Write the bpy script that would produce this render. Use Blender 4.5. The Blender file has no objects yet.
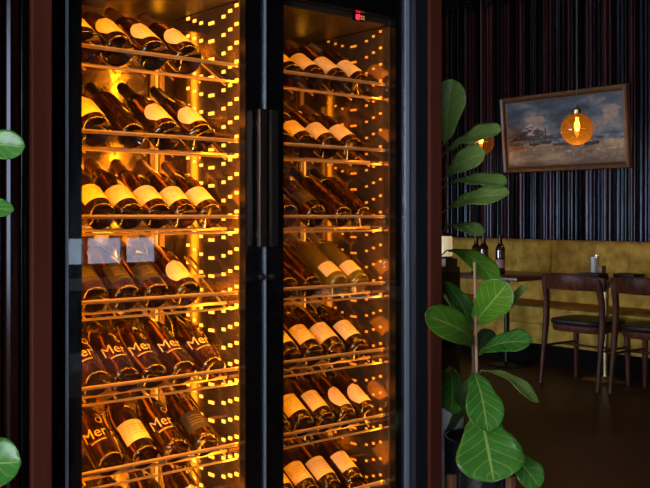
import bpy, bmesh, math, random
from mathutils import Vector, Matrix, noise
R = math.radians
random.seed(7)
sc = bpy.context.scene
COL = sc.collection
CAM = Vector((0, 0, 1.2)); YAW = R(-40.29); FPX = 902.8; HORIZON = 216
FW = Vector((math.sin(-YAW), math.cos(YAW), 0)); RT = Vector((math.cos(YAW), -math.sin(-YAW), 0))

def at(x, y, d):
    "point at depth d in front of the camera for a picture position"
    return CAM + FW*d + RT*((x-325)/FPX*d) + Vector((0, 0, (HORIZON-y)/FPX*d))
def x_on(px, Y):
    u = (px-325)/FPX; v = FW + RT*u
    return Y*v.x/v.y
def y_on(px, X):
    u = (px-325)/FPX; v = FW + RT*u
    return X*v.y/v.x

# ------------------------------------------------------------------ materials
def new_mat(name):
    m = bpy.data.materials.new(name); m.use_nodes = True
    return m, m.node_tree.nodes, m.node_tree.links
def mat(name, col, rough=.5, metal=0, emit=None, emit_s=0, spec=None, coat=0, col2=None, scale=(8, 8, 8), bump=0, bscale=40, detail=4, sheen=0, contrast=(.35, .65), rvar=0):
    m, n, l = new_mat(name); b = n['Principled BSDF']
    b.inputs['Base Color'].default_value = (*col, 1); b.inputs['Roughness'].default_value = rough; b.inputs['Metallic'].default_value = metal
    if spec is not None: b.inputs['Specular IOR Level'].default_value = spec
    b.inputs['Coat Weight'].default_value = coat; b.inputs['Coat Roughness'].default_value = .08
    if sheen: b.inputs['Sheen Weight'].default_value = sheen; b.inputs['Sheen Roughness'].default_value = .4
    if emit: b.inputs['Emission Color'].default_value = (*emit, 1); b.inputs['Emission Strength'].default_value = emit_s
    tc = n.new('ShaderNodeTexCoord'); mp = n.new('ShaderNodeMapping'); mp.inputs['Scale'].default_value = scale
    l.new(tc.outputs['Object'], mp.inputs['Vector'])
    nz = n.new('ShaderNodeTexNoise'); nz.inputs['Scale'].default_value = 1; nz.inputs['Detail'].default_value = detail
    l.new(mp.outputs[0], nz.inputs['Vector'])
    if col2 is None: col2 = tuple(c*.8 for c in col)
    rp = n.new('ShaderNodeValToRGB'); rp.color_ramp.elements[0].position = contrast[0]; rp.color_ramp.elements[1].position = contrast[1]
    rp.color_ramp.elements[0].color = (*col, 1); rp.color_ramp.elements[1].color = (*col2, 1)
    l.new(nz.outputs['Fac'], rp.inputs[0]); l.new(rp.outputs[0], b.inputs['Base Color'])
    if bump:
        bp = n.new('ShaderNodeBump'); bp.inputs['Strength'].default_value = bump; bp.inputs['Distance'].default_value = .01
        n2 = n.new('ShaderNodeTexNoise'); n2.inputs['Scale'].default_value = bscale; n2.inputs['Detail'].default_value = 3
        l.new(mp.outputs[0] if bscale < 5 else tc.outputs['Object'], n2.inputs['Vector']); l.new(n2.outputs['Fac'], bp.inputs['Height']); l.new(bp.outputs[0], b.inputs['Normal'])
    if rvar:
        mr = n.new('ShaderNodeMapRange'); mr.inputs['To Min'].default_value = max(.03, rough-rvar); mr.inputs['To Max'].default_value = rough+rvar
        l.new(nz.outputs['Fac'], mr.inputs['Value']); l.new(mr.outputs[0], b.inputs['Roughness'])
    return m
def attr_mat(name, attr, rough, scale, coat=0, amount=.5, bump=.2):
    "colour held per slat / per paint stroke in a colour attribute, varied by grain noise"
    m, n, l = new_mat(name); b = n['Principled BSDF']; b.inputs['Roughness'].default_value = rough
    b.inputs['Coat Weight'].default_value = coat
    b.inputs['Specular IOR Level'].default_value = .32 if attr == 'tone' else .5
    if attr == 'tone': b.inputs['Specular Tint'].default_value = (.62, .74, 1, 1)  # blue of the window light put into the batten highlights
    a = n.new('ShaderNodeAttribute'); a.attribute_name = attr
    tc = n.new('ShaderNodeTexCoord'); mp = n.new('ShaderNodeMapping'); mp.inputs['Scale'].default_value = scale
    nz = n.new('ShaderNodeTexNoise'); nz.inputs['Scale'].default_value = 1; nz.inputs['Detail'].default_value = 6
    l.new(tc.outputs['Object'], mp.inputs['Vector']); l.new(mp.outputs[0], nz.inputs['Vector'])
    mr = n.new('ShaderNodeMapRange'); mr.inputs['From Min'].default_value = .3; mr.inputs['From Max'].default_value = .7
    mr.inputs['To Min'].default_value = 1-amount; mr.inputs['To Max'].default_value = 1+amount
    l.new(nz.outputs['Fac'], mr.inputs['Value'])
    mx = n.new('ShaderNodeVectorMath'); mx.operation = 'SCALE'
    l.new(a.outputs['Color'], mx.inputs[0]); l.new(mr.outputs[0], mx.inputs['Scale']); l.new(mx.outputs[0], b.inputs['Base Color'])
    bp = n.new('ShaderNodeBump'); bp.inputs['Strength'].default_value = bump; bp.inputs['Distance'].default_value = .01
    l.new(nz.outputs['Fac'], bp.inputs['Height']); l.new(bp.outputs[0], b.inputs['Normal'])
    return m
def thin_glass(name, tint=(1, 1, 1), refl=.04, rough=.0):
    m, n, l = new_mat(name); n.remove(n['Principled BSDF']); o = n['Material Output']
    t = n.new('ShaderNodeBsdfTransparent'); t.inputs['Color'].default_value = (*tint, 1)
    g = n.new('ShaderNodeBsdfGlossy'); g.inputs['Roughness'].default_value = rough
    lw = n.new('ShaderNodeLayerWeight'); lw.inputs['Blend'].default_value = .5
    p = n.new('ShaderNodeMath'); p.operation = 'POWER'; p.inputs[1].default_value = 5; l.new(lw.outputs['Facing'], p.inputs[0])
    ma = n.new('ShaderNodeMath'); ma.operation = 'MULTIPLY_ADD'; ma.inputs[1].default_value = 1-refl; ma.inputs[2].default_value = refl
    l.new(p.outputs[0], ma.inputs[0])
    mx = n.new('ShaderNodeMixShader'); l.new(ma.outputs[0], mx.inputs[0]); l.new(t.outputs[0], mx.inputs[1]); l.new(g.outputs[0], mx.inputs[2])
    l.new(mx.outputs[0], o.inputs['Surface'])
    return m
def amber_globe(name):
    m = thin_glass(name, (.9, .5, .1), .07); n, l = m.node_tree.nodes, m.node_tree.links
    o = n['Material Output']; src = o.inputs['Surface'].links[0].from_socket
    d = n.new('ShaderNodeBsdfTranslucent'); d.inputs['Color'].default_value = (.8, .3, .03, 1)
    mx = n.new('ShaderNodeMixShader'); mx.inputs[0].default_value = .05
    l.new(src, mx.inputs[1]); l.new(d.outputs[0], mx.inputs[2]); l.new(mx.outputs[0], o.inputs['Surface'])
    return m
def emit_mat(name, col, s):
    return mat(name, tuple(min(1, c) for c in col), .5, emit=col, emit_s=s)

def label_mat(name, paper, ink, worn=.1):
    "paper label: faint printed lines laid out over the label's own surface"
    m, n, l = new_mat(name); b = n['Principled BSDF']; b.inputs['Roughness'].default_value = .6
    uv = n.new('ShaderNodeUVMap'); uv.uv_map = 'UVMap'; sp = n.new('ShaderNodeSeparateXYZ'); l.new(uv.outputs[0], sp.inputs[0])
    def M(op, a, b_):
        k = n.new('ShaderNodeMath'); k.operation = op
        for i, q in enumerate((a, b_)):
            if q is None: continue
            if hasattr(q, 'links'): l.new(q, k.inputs[i])
            else: k.inputs[i].default_value = q
        return k.outputs[0]
    u, v = sp.outputs[0], sp.outputs[1]
    lines = M('GREATER_THAN', M('SINE', M('MULTIPLY', v, 44.), None), .35)
    du = M('ABSOLUTE', M('SUBTRACT', u, .5), None)
    nz = n.new('ShaderNodeTexNoise'); nz.inputs['Scale'].default_value = 30; l.new(uv.outputs[0], nz.inputs['Vector'])
    inside = M('MULTIPLY', M('LESS_THAN', du, .27), M('MULTIPLY', M('GREATER_THAN', v, .2), M('LESS_THAN', v, .78)))
    f = M('MULTIPLY', M('MULTIPLY', lines, inside), M('GREATER_THAN', nz.outputs['Fac'], .47))
    n2 = n.new('ShaderNodeTexNoise'); n2.inputs['Scale'].default_value = 5; l.new(uv.outputs[0], n2.inputs['Vector'])
    rp = n.new('ShaderNodeValToRGB'); rp.color_ramp.elements[0].color = (*[c*(1-worn) for c in paper], 1); rp.color_ramp.elements[1].color = (*paper, 1)
    l.new(n2.outputs['Fac'], rp.inputs[0])
    mx = n.new('ShaderNodeMix'); mx.data_type = 'RGBA'; l.new(M('MULTIPLY', f, .6), mx.inputs['Factor']); l.new(rp.outputs[0], mx.inputs['A']); mx.inputs['B'].default_value = (*ink, 1)
    l.new(mx.outputs['Result'], b.inputs['Base Color'])
    return m
def leaf_mat(name, c, c2, vein, gloss=.35, trans=.25):
    m, n, l = new_mat(name); b = n['Principled BSDF']; b.inputs['Roughness'].default_value = gloss
    uv = n.new('ShaderNodeUVMap'); uv.uv_map = 'UVMap'; sp = n.new('ShaderNodeSeparateXYZ'); l.new(uv.outputs[0], sp.inputs[0])
    def M(op, a, b_=None):
        k = n.new('ShaderNodeMath'); k.operation = op
        for i, q in enumerate((a, b_)):
            if q is None: continue
            if hasattr(q, 'links'): l.new(q, k.inputs[i])
            else: k.inputs[i].default_value = q
        return k.outputs[0]
    t, v = sp.outputs[0], sp.outputs[1]
    dv = M('ABSOLUTE', M('SUBTRACT', v, .5))
    mid = M('LESS_THAN', dv, M('SUBTRACT', .035, M('MULTIPLY', t, .02)))
    ph = M('FRACT', M('MULTIPLY', M('SUBTRACT', t, M('MULTIPLY', dv, .55)), 6.5))
    side = M('LESS_THAN', M('ABSOLUTE', M('SUBTRACT', ph, .5)), .05)
    fac = M('MAXIMUM', mid, M('MULTIPLY', side, .55))
    nz = n.new('ShaderNodeTexNoise'); nz.inputs['Scale'].default_value = 4; nz.inputs['Detail'].default_value = 5; l.new(uv.outputs[0], nz.inputs['Vector'])
    rp = n.new('ShaderNodeValToRGB'); rp.color_ramp.elements[0].position = .3; rp.color_ramp.elements[1].position = .7
    rp.color_ramp.elements[0].color = (*c, 1); rp.color_ramp.elements[1].color = (*c2, 1); l.new(nz.outputs['Fac'], rp.inputs[0])
    mx = n.new('ShaderNodeMix'); mx.data_type = 'RGBA'; l.new(fac, mx.inputs['Factor']); l.new(rp.outputs[0], mx.inputs['A']); mx.inputs['B'].default_value = (*vein, 1)
    # brown spots at the margin
    n3 = n.new('ShaderNodeTexNoise'); n3.inputs['Scale'].default_value = 7; l.new(uv.outputs[0], n3.inputs['Vector'])
    spot = M('MULTIPLY', M('GREATER_THAN', n3.outputs['Fac'], .62), M('GREATER_THAN', dv, .40))
    m2 = n.new('ShaderNodeMix'); m2.data_type = 'RGBA'; l.new(M('MULTIPLY', spot, .7), m2.inputs['Factor']); l.new(mx.outputs['Result'], m2.inputs['A']); m2.inputs['B'].default_value = (.12, .06, .02, 1)
    l.new(m2.outputs['Result'], b.inputs['Base Color'])
    bp = n.new('ShaderNodeBump'); bp.inputs['Strength'].default_value = .5; bp.inputs['Distance'].default_value = .004; bp.invert = True
    l.new(fac, bp.inputs['Height']); l.new(bp.outputs[0], b.inputs['Normal'])
    tr = n.new('ShaderNodeBsdfTranslucent'); l.new(m2.outputs['Result'], tr.inputs['Color'])
    ms = n.new('ShaderNodeMixShader'); ms.inputs[0].default_value = trans; l.new(b.outputs[0], ms.inputs[1]); l.new(tr.outputs[0], ms.inputs[2])
    l.new(ms.outputs[0], n['Material Output'].inputs['Surface'])
    return m

MT = dict(
    black=mat('black satin metal', (.008, .008, .009), .35, .2),
    frit=mat('black printed glass border', (.004, .004, .005), .25),
    edge=mat('brushed dark aluminium', (.34, .4, .5), .35, .5, scale=(60, 60, 1)),
    handle=mat('black anodised handle', (.11, .08, .07), .3, .9),
    steel=mat('bright steel', (.55, .55, .55), .25, 1),
    inner=mat('dark bronze steel lining', (.34, .25, .15), .13, .9, col2=(.24, .17, .1), scale=(9, 9, 5), bump=.18, bscale=9),
    innerdark=mat('dark cabinet ceiling', (.05, .04, .035), .4, .3),
    rail=mat('satin brass shelf rail', (.72, .5, .24), .3, .55),
    glass=thin_glass('clear door glass', (.97, .97, .97), .05),
    led=emit_mat('amber led strip', (1, .38, .03), 1.3),
    stud=emit_mat('amber glint dot', (1, .45, .05), 2.4),  # glow painted in for glints on the lining
    studdim=emit_mat('amber glint dot low', (1, .3, .015), .8),
    red=emit_mat('red led digits', (1, .02, .06), 5),
    icon=emit_mat('amber control icons', (.9, .4, .1), .35),
    bottle=mat('dark wine bottle glass', (.13, .05, .007), .07, spec=.7, coat=.4, col2=(.08, .03, .004)),
    bottle_amber=mat('olive amber bottle glass', (.16, .09, .01), .08, spec=.6, coat=.5, col2=(.1, .08, .012)),
    foil_gold=mat('tan gold capsule foil', (.55, .38, .2), .35, .5),
    foil_black=mat('dark capsule foil', (.06, .03, .02), .3, .5),
    foil_copper=mat('copper capsule foil', (.45, .2, .08), .32, .6),
    gold=mat('gold print', (.95, .7, .3), .4, .3),
    cream=label_mat('cream label paper', (.70, .52, .24), (.2, .12, .05)),
    bright=label_mat('pale label paper', (.74, .56, .27), (.3, .18, .08)),
    peach=label_mat('peach label paper', (.76, .5, .27), (.6, .36, .2)),
    darklab=label_mat('charcoal label paper', (.02, .013, .008), (.3, .2, .08)),
    trim=mat('red brown timber', (.065, .014, .007), .55, spec=.12, scale=(30, 30, 1.2), col2=(.1, .025, .014), bump=.15, bscale=1.2),
    gap=mat('dark blue black lining', (.008, .011, .017), .4),
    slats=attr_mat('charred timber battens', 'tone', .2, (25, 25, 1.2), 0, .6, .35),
    floor=mat('dark walnut floor', (.06, .019, .008), .4, spec=.25, scale=(2, 12, 4), col2=(.09, .034, .016), bump=.06, bscale=2),
    plaster=mat('dusky pink plaster', (.3, .2, .17), .8),
    darkwall=mat('dark painted wall', (.025, .022, .022), .6),
    chair=mat('dark walnut chair wood', (.13, .034, .016), .4, spec=.2, scale=(40, 40, 6), col2=(.05, .016, .01)),
    leather=mat('black seat leather', (.014, .013, .015), .4, bump=.1, bscale=150),
    velvet=mat('mustard velvet', (.6, .37, .07), .85, spec=.1, scale=(11, 11, 11), col2=(.28, .16, .028), bump=.25, bscale=14, contrast=(.3, .7)),
    kick=mat('black plinth', (.005, .004, .004), .8, spec=.05),
    tabletop=mat('oiled walnut table top', (.13, .055, .03), .3, scale=(3, 30, 3)),
    brass=mat('aged brass', (.55, .4, .2), .3, 1),
    menu=mat('black menu cover', (.01, .01, .012), .5),
    frosted=mat('frosted candle glass', (.75, .75, .72), .25, emit=(.9, .85, .75), emit_s=.04),
    amberglass=amber_globe('amber blown glass'),
    clearglass=thin_glass('clear drinking glass', (.95, .95, .95), .12),
    bulb=emit_mat('glowing bulb', (1, .5, .12), 22),
    lantern=mat('ribbed cream lantern glass', (.8, .68, .45), .3, emit=(1, .75, .4), emit_s=.45),
    frame=mat('brown gilt picture frame', (.16, .075, .03), .4, .1, scale=(20, 20, 20), col2=(.1, .045, .02)),
    framegold=mat('inner gilt fillet', (.3, .16, .05), .35, .4),
    canvas=attr_mat('oil paint on canvas', 'paint', .55, (22, 22, 22), 0, .22, .25),
    potgrey=mat('pale grey concrete pot', (.8, .72, .7), .7, scale=(9, 9, 9), bump=.1),
    potblack=mat('black glazed pot', (.012, .013, .016), .15, spec=.6),
    soil=mat('potting soil', (.03, .018, .01), .9, bump=.6),
    stem=mat('fig bark', (.1, .055, .03), .8, scale=(30, 30, 30), bump=.3),
    greenstem=mat('green fig petiole', (.16, .22, .04), .5),
    bamboo=mat('bamboo stake', (.5, .25, .15), .5),
    sidewood=mat('orange brown oak', (.2, .08, .035), .45, scale=(20, 20, 2)),
    leaf_lit=leaf_mat('bright green fig leaf', (.13, .32, .02), (.09, .26, .018), (.34, .48, .1)),  # brighter copy; light falling on the leaf is in the green
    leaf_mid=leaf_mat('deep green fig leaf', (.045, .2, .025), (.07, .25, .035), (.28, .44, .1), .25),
    leaf_pale=leaf_mat('pale backlit fig leaf', (.26, .40, .09), (.19, .33, .07), (.4, .5, .16), .38),  # paleness carries the window backlight on the upper leaves
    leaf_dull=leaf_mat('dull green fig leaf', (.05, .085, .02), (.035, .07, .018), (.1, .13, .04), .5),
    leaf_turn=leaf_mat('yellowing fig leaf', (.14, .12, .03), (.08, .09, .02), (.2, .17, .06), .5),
    cable=mat('grey fabric cable', (.16, .12, .11), .7),
    bench=mat('grey blue bench cloth', (.45, .48, .54), .8),
    pane=thin_glass('window glass', (.9, .95, 1), .06),
    panetint=thin_glass('dusky reflection pane', (.16, .12, .11), .06),
    wineglass=thin_glass('polished wine glass', (.9, .9, .9), .3),
    curtain=mat('cream curtain', (.75, .68, .55), .8),
    white=mat('white table linen', (.7, .68, .66), .8),
)

MT['bottle'].node_tree.nodes['Principled BSDF'].inputs['Transmission Weight'].default_value = .88
# ------------------------------------------------------------------ mesh helpers
class MB:
    def __init__(s): s.bm = bmesh.new(); s.uv = None
    def box(s, x0, y0, z0, x1, y1, z1, bevel=0, mtx=None):
        r = bmesh.ops.create_cube(s.bm, size=1); vs = r['verts']
        for v in vs:
            v.co = Vector(((x0+x1)/2+v.co.x*(x1-x0), (y0+y1)/2+v.co.y*(y1-y0), (z0+z1)/2+v.co.z*(z1-z0)))
        if bevel:
            es = list({e for v in vs for e in v.link_edges})
            q = bmesh.ops.bevel(s.bm, geom=es, offset=bevel, segments=2, profile=.6, affect='EDGES', clamp_overlap=True)
            vs = list({v for f in q['faces'] for v in f.verts} | {v for v in vs if v.is_valid})
        if mtx:
            for v in vs: v.co = mtx @ v.co
        return s
    def lathe(s, prof, seg=24, mtx=None):
        rings = []
        for r, z in prof:
            if r <= 1e-6: p = [s.bm.verts.new((0, 0, z))]
            else: p = [s.bm.verts.new((r*math.cos(2*math.pi*k/seg), r*math.sin(2*math.pi*k/seg), z)) for k in range(seg)]
            rings.append(p)
        for a, b in zip(rings, rings[1:]):
            for k in range(seg):
                k2 = (k+1) % seg
                q = [a[k % len(a)], a[k2 % len(a)], b[k2 % len(b)], b[k % len(b)]]
                q = list(dict.fromkeys(q))
                if len(q) >= 3:
                    try: s.bm.faces.new(q)
                    except ValueError: pass
        if mtx:
            for p in rings:
                for v in p: v.co = mtx @ v.co
        return s
    def tube(s, pts, rad, seg=8, cap=True):
        pts = [Vector(p) for p in pts]; n = len(pts)
        rad = rad if isinstance(rad, (list, tuple)) else [rad]*n
        rings = []
        ref = Vector((0, 0, 1))
        d0 = (pts[-1]-pts[0]).normalized()
        if abs(d0.dot(ref)) > .9: ref = Vector((1, 0, 0))
        for i, p in enumerate(pts):
            d = (pts[min(i+1, n-1)]-pts[max(i-1, 0)]).normalized()
            a = d.cross(ref).normalized(); b = d.cross(a)
            rr = rad[i] if isinstance(rad[i], (list, tuple)) else (rad[i], rad[i])
            rings.append([s.bm.verts.new(p + a*rr[0]*math.cos(2*math.pi*k/seg) + b*rr[1]*math.sin(2*math.pi*k/seg)) for k in range(seg)])
        for a, b in zip(rings, rings[1:]):
            for k in range(seg): s.bm.faces.new((a[k], a[(k+1) % seg], b[(k+1) % seg], b[k]))
        if cap:
            s.bm.faces.new(rings[0][::-1]); s.bm.faces.new(rings[-1])
        return s
    def mesh(s, name, m, smooth=True, angle=40):
        bmesh.ops.recalc_face_normals(s.bm, faces=s.bm.faces)
        if smooth:
            for f in s.bm.faces: f.smooth = True
            for e in s.bm.edges:
                if len(e.link_faces) == 2 and e.calc_face_angle(0) > R(angle): e.smooth = False
        me = bpy.data.meshes.new(name); s.bm.to_mesh(me); s.bm.free()
        me.materials.append(m)
        return me
    def build(s, name, m, parent=None, smooth=True, angle=40):
        return link(name, s.mesh(name, m, smooth, angle), parent)
def link(name, me, parent=None):
    o = bpy.data.objects.new(name, me); COL.objects.link(o)
    if parent: o.parent = parent
    return o
def empty(name, loc, rot=(0, 0, 0)):
    o = bpy.data.objects.new(name, None); COL.objects.link(o); o.location = loc; o.rotation_euler = rot; o.empty_display_size = .1
    return o
def tag(o, label, cat, group=None):
    o['label'] = label; o['category'] = cat
    if group: o['group'] = group
    return o
def struct(o): o['kind'] = 'structure'; return o
def copy_tree(o, parent=None):
    c = o.copy(); COL.objects.link(c)
    if parent: c.parent = parent
    for ch in list(o.children): copy_tree(ch, c)
    return c

# ------------------------------------------------------------------ room shell
XR, YB, YF, XL, H = 6.72, -4.0, 9.5, -3.0, 3.2
struct(MB().box(XL, YB, -.1, XR, YF, 0).build('floor', MT['floor'], smooth=False))

def slat_run(bm, tone, n0, n1, emitp, z0, z1, rnd, dark=1.0):
    "battens of uneven width and depth; emitp(n, d) gives the plan position n along the wall, d out of it"
    n = n0
    while n < n1:
        w = rnd.choice((.018, .024, .03, .036, .05)); d = rnd.uniform(.008, .045)
        w = min(w, n1-n)
        k = rnd.random()
        if k < .55: c = (.17, .042, .018)
        elif k < .8: c = (.05, .018, .012)
        else: c = (.034, .02, .019)
        f = rnd.uniform(.5, 1.4)*dark; c = (c[0]*f, c[1]*f, c[2]*f)
        if rnd.random() < .65: prof = [(n+w/2-w*.48*math.cos(math.pi*q/7), max(0, d-w*.45)+min(d, w*.45)*math.sin(math.pi*q/7)) for q in range(8)]; sm = True
        else:
            e = min(.006, w*.3); prof = [(n+.001, d-e), (n+.001+e, d), (n+w-.001-e, d), (n+w-.001, d-e)]; sm = False
        prof = [(prof[0][0], 0)]+prof+[(prof[-1][0], 0)]
        lo = [bm.verts.new((*emitp(a, b), z0)) for a, b in prof]; hi = [bm.verts.new((*emitp(a, b), z1)) for a, b in prof]
        for i in range(len(prof)-1):
            fc = bm.faces.new((lo[i], lo[i+1], hi[i+1], hi[i])); fc.smooth = sm and 0 < i < len(prof)-2
            for lp in fc.loops: lp[tone] = (*c, 1)
        n += w + rnd.choice((0, 0, .004, .012))
def slat_wall(name, n0, n1, emitp, z0, z1, backbox, seed, dark=1.0):
    bm = bmesh.new(); tone = bm.loops.layers.color.new('tone')
    r = bmesh.ops.create_cube(bm, size=1); x0, y0, q0, x1, y1, q1 = backbox
    for v in r['verts']: v.co = Vector(((x0+x1)/2+v.co.x*(x1-x0), (y0+y1)/2+v.co.y*(y1-y0), (q0+q1)/2+v.co.z*(q1-q0)))
    for f in bm.faces:
        for lp in f.loops: lp[tone] = (.012, .007, .006, 1)
    slat_run(bm, tone, n0, n1, emitp, z0, z1, random.Random(seed), dark)
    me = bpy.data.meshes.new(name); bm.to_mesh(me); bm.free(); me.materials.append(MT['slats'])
    return struct(link(name, me))
slat_wall('wall_right', 1.0, YF, lambda n, d: (XR-d, n), 0, H, (XR, YB, 0, XR+.1, YF, H), 3)
slat_wall('wall_left_of_cabinet', XL, .846, lambda n, d: (n, 2.088-d), 0, H, (XL, 2.088, 0, .846, 2.7, H), 11, .9)
# ceiling of dark battens running with the painting wall
bm = bmesh.new(); tone = bm.loops.layers.color.new('tone')
r = bmesh.ops.create_cube(bm, size=1)
for v in r['verts']: v.co = Vector((XL+(XR-XL)*(v.co.x+.5), YB+(YF-YB)*(v.co.y+.5), H+.05+v.co.z*.1))
rnd = random.Random(5); x = 3.0
while x < XR-.05:
    w = .05; r = bmesh.ops.create_cube(bm, size=1)
    for v in r['verts']: v.co = Vector((x+w/2+v.co.x*w, (YB+YF)/2+v.co.y*(YF-YB), H-.02+v.co.z*.04))
    x += .095
for f in bm.faces:
    for lp in f.loops: lp[tone] = (.02, .012, .011, 1)
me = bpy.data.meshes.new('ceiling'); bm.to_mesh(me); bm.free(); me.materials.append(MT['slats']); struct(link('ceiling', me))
# wall over and behind the cabinet niche, closing it on the right
mb = MB(); mb.box(.846, 2.62, 0, 2.262, 2.7, H); mb.box(.846, 2.1, 2.0, 2.262, 2.62, H); mb.box(2.205, 2.14, 0, 2.262, 2.62, 2.0); mb.box(2.149, 2.072, 0, 2.2045, 2.14, 2.0)
mb.box(.846, 2.14, 0, .895, 2.62, 2.0)
struct(mb.build('wall_niche', MT['gap'], smooth=False))
struct(MB().box(.846, 2.06, 0, .895, 2.14, H, .003).build('trim_1', MT['trim'], smooth=False))
struct(MB().box(2.205, 2.06, 0, 2.262, 2.14, H, .003).build('trim_2', MT['trim'], smooth=False))
# walls behind the camera (seen in the glass) with their windows and one added opening
def wall_with_hole(name, axis, c, a0, a1, h, m, t=.1):
    (p0, p1, z0, z1) = h; mb = MB()
    def b(u0, v0, u1, v1):
        if u1-u0 < .001 or v1-v0 < .001: return
        if axis == 'y': mb.box(u0, c-t, v0, u1, c, v1)
        else: mb.box(c-t, u0, v0, c, u1, v1)
    b(a0, 0, p0, H); b(p1, 0, a1, H); b(p0, 0, p1, z0); b(p0, z1, p1, H)
    return struct(mb.build(name, m, smooth=False))
wall_with_hole('wall_back', 'y', YB, XL, 5.6, (3.5, 4.75, .68, 1.03), MT['darkwall'])
wall_with_hole('wall_back_right', 'y', YB, 5.6, XR, (6.36, 6.63, .89, 1.8), MT['darkwall'])
wall_with_hole('wall_left', 'x', XL, YB, 2.12, (-3.2, 1.4, .7, 2.5), MT['darkwall'])
struct(MB().box(XL, YF, 0, XR, YF+.1, H).build('wall_far', MT['darkwall'], smooth=False))
wall_with_hole('wall_far_left', 'x', XL, 2.7, YF, (3.8, 9.0, .6, 1.7), MT['darkwall'])
def window(name, axis, c, p0, p1, z0, z1, nm, pm='pane', f=.05):
    mb = MB()
    def b(u0, v0, u1, v1, d0=-.08, d1=-.02):
        if axis == 'y': mb.box(u0, c+d0, v0, u1, c+d1, v1)
        else: mb.box(c+d0, u0, v0, c+d1, u1, v1)
    b(p0, z0, p1, z0+f); b(p0, z1-f, p1, z1); b(p0, z0+f, p0+f, z1-f); b(p1-f, z0+f, p1, z1-f)
    for k in range(1, nm):
        q = p0+(p1-p0)*k/nm; b(q-.02, z0+f, q+.02, z1-f)
    w = struct(mb.build(name, MT['black'], smooth=False))
    mb = MB(); b(p0+f, z0+f, p1-f, z1-f, -.055, -.045); mb.build('window_pane', MT[pm], w, smooth=False)
window('window_1', 'y', YB, 3.5, 4.75, .68, 1.03, 3)
window('added_window', 'y', YB, 6.36, 6.63, .89, 1.8, 1, 'panetint', .02)  # added, sized to put a hazy pink reflection in the right door
window('window_2', 'x', XL, -3.2, 1.4, .7, 2.5, 4)
window('window_3', 'x', XL, 3.8, 9.0, .6, 1.7, 4)

# ------------------------------------------------------------------ wine cabinet
DX0, DXM, DX1 = .948, 1.5545, 2.145
CB, CT = .06, 1.97                       # bottom and top of the doors
YG = 2.10                                # outer face of the door glass
YI, YK = 2.14, 2.54                      # inside front, inside back
cab = empty('wine_cabinet', ((DX0+DX1)/2, 2.35, 0))
tag(cab, 'tall black double-door wine cabinet glowing amber, full of tilted bottles', 'wine cabinet')
def cpart(mb, name, m, smooth=False):
    o = mb.build(name, m, None, smooth); o.parent = cab; o.matrix_parent_inverse = Matrix.Translation(-Vector(cab.location)); return o
def sub(mb, name, m, par, smooth=False):
    return mb.build(name, m, par, smooth)
bays = [(.962, 1.515), (1.585, 2.098)]
cpart(MB().box(DX0, YI+.001, 0, .958, 2.6, 2.0), 'side_panel', MT['black'])
cpart(MB().box(2.135, YI+.001, 0, DX1, 2.6, 2.0), 'side_panel', MT['black'])
cpart(MB().box(1.519, YI+.001, CB, 1.581, YK, 1.86), 'centre_divider', MT['black'])
cpart(MB().box(.9585, YI+.001, 1.865, 2.1345, 2.6, 2.0), 'top_panel', MT['black'])
cpart(MB().box(.9585, YI+.001, 0, 2.1345, 2.6, .14), 'plinth', MT['black'])
cpart(MB().box(.9585, YK+.001, .141, 2.1345, 2.6, 1.864), 'back_panel', MT['inner'])
for b0, b1 in bays:
    cpart(MB().box(b1, YI+.003, .142, b1+.0035, YK, 1.83), 'side_lining', MT['inner'])
    cpart(MB().box(b0-.003, YI+.003, .142, b0, YK, 1.83), 'side_lining', MT['inner'])
    cpart(MB().box(b0, YI+.004, 1.832, b1, YK, 1.864), 'inner_ceiling', MT['innerdark'])
# rows of glowing dots standing in for glints on the right-hand lining of each bay, in a shallow V, and a lit rail along each rear corner
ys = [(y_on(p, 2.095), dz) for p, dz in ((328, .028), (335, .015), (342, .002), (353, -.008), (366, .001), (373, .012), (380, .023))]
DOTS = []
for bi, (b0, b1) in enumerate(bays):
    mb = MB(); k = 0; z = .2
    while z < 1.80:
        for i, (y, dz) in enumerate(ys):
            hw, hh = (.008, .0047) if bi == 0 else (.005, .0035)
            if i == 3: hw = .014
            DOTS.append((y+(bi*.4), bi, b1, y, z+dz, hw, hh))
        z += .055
    mb = MB()
    for xx in ((b1-.085, b1-.05) if bi == 0 else (b1-.06,)):
        mb.box(xx-.008, YK-.012, .16, xx+.008, YK-.001, 1.80, .002)
    cpart(mb, 'ladder_post', MT['rail'])
    mb = MB()
    mb.box(b1-.07, YK-.008, .16, b1-.064, YK-.0012, 1.80) if bi == 0 else mb.box(b1-.046, YK-.008, .2, b1-.043, YK-.0012, 1.6)
    cpart(mb, 'led_strip', MT['led'])
    mb = MB()
    for sx in (b0+.001,):
        mb.box(sx, YI+.006, .16, sx+.01, YI+.016, 1.80)
    cpart(mb, 'led_strip', MT['led'])
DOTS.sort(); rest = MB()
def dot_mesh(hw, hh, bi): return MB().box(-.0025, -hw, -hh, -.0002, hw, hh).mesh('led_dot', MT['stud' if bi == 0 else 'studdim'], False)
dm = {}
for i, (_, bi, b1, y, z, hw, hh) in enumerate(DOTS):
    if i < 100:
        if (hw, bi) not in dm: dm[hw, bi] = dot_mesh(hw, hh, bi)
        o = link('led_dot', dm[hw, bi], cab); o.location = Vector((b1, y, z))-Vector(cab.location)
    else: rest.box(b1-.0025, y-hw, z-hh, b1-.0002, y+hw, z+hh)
o = cpart(rest, 'glint_dots', MT['stud']); o['kind'] = 'stuff'; o.data.materials.append(MT['studdim'])
for f in o.data.polygons: f.material_index = 1 if f.center.x > 1.6 else 0
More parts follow.
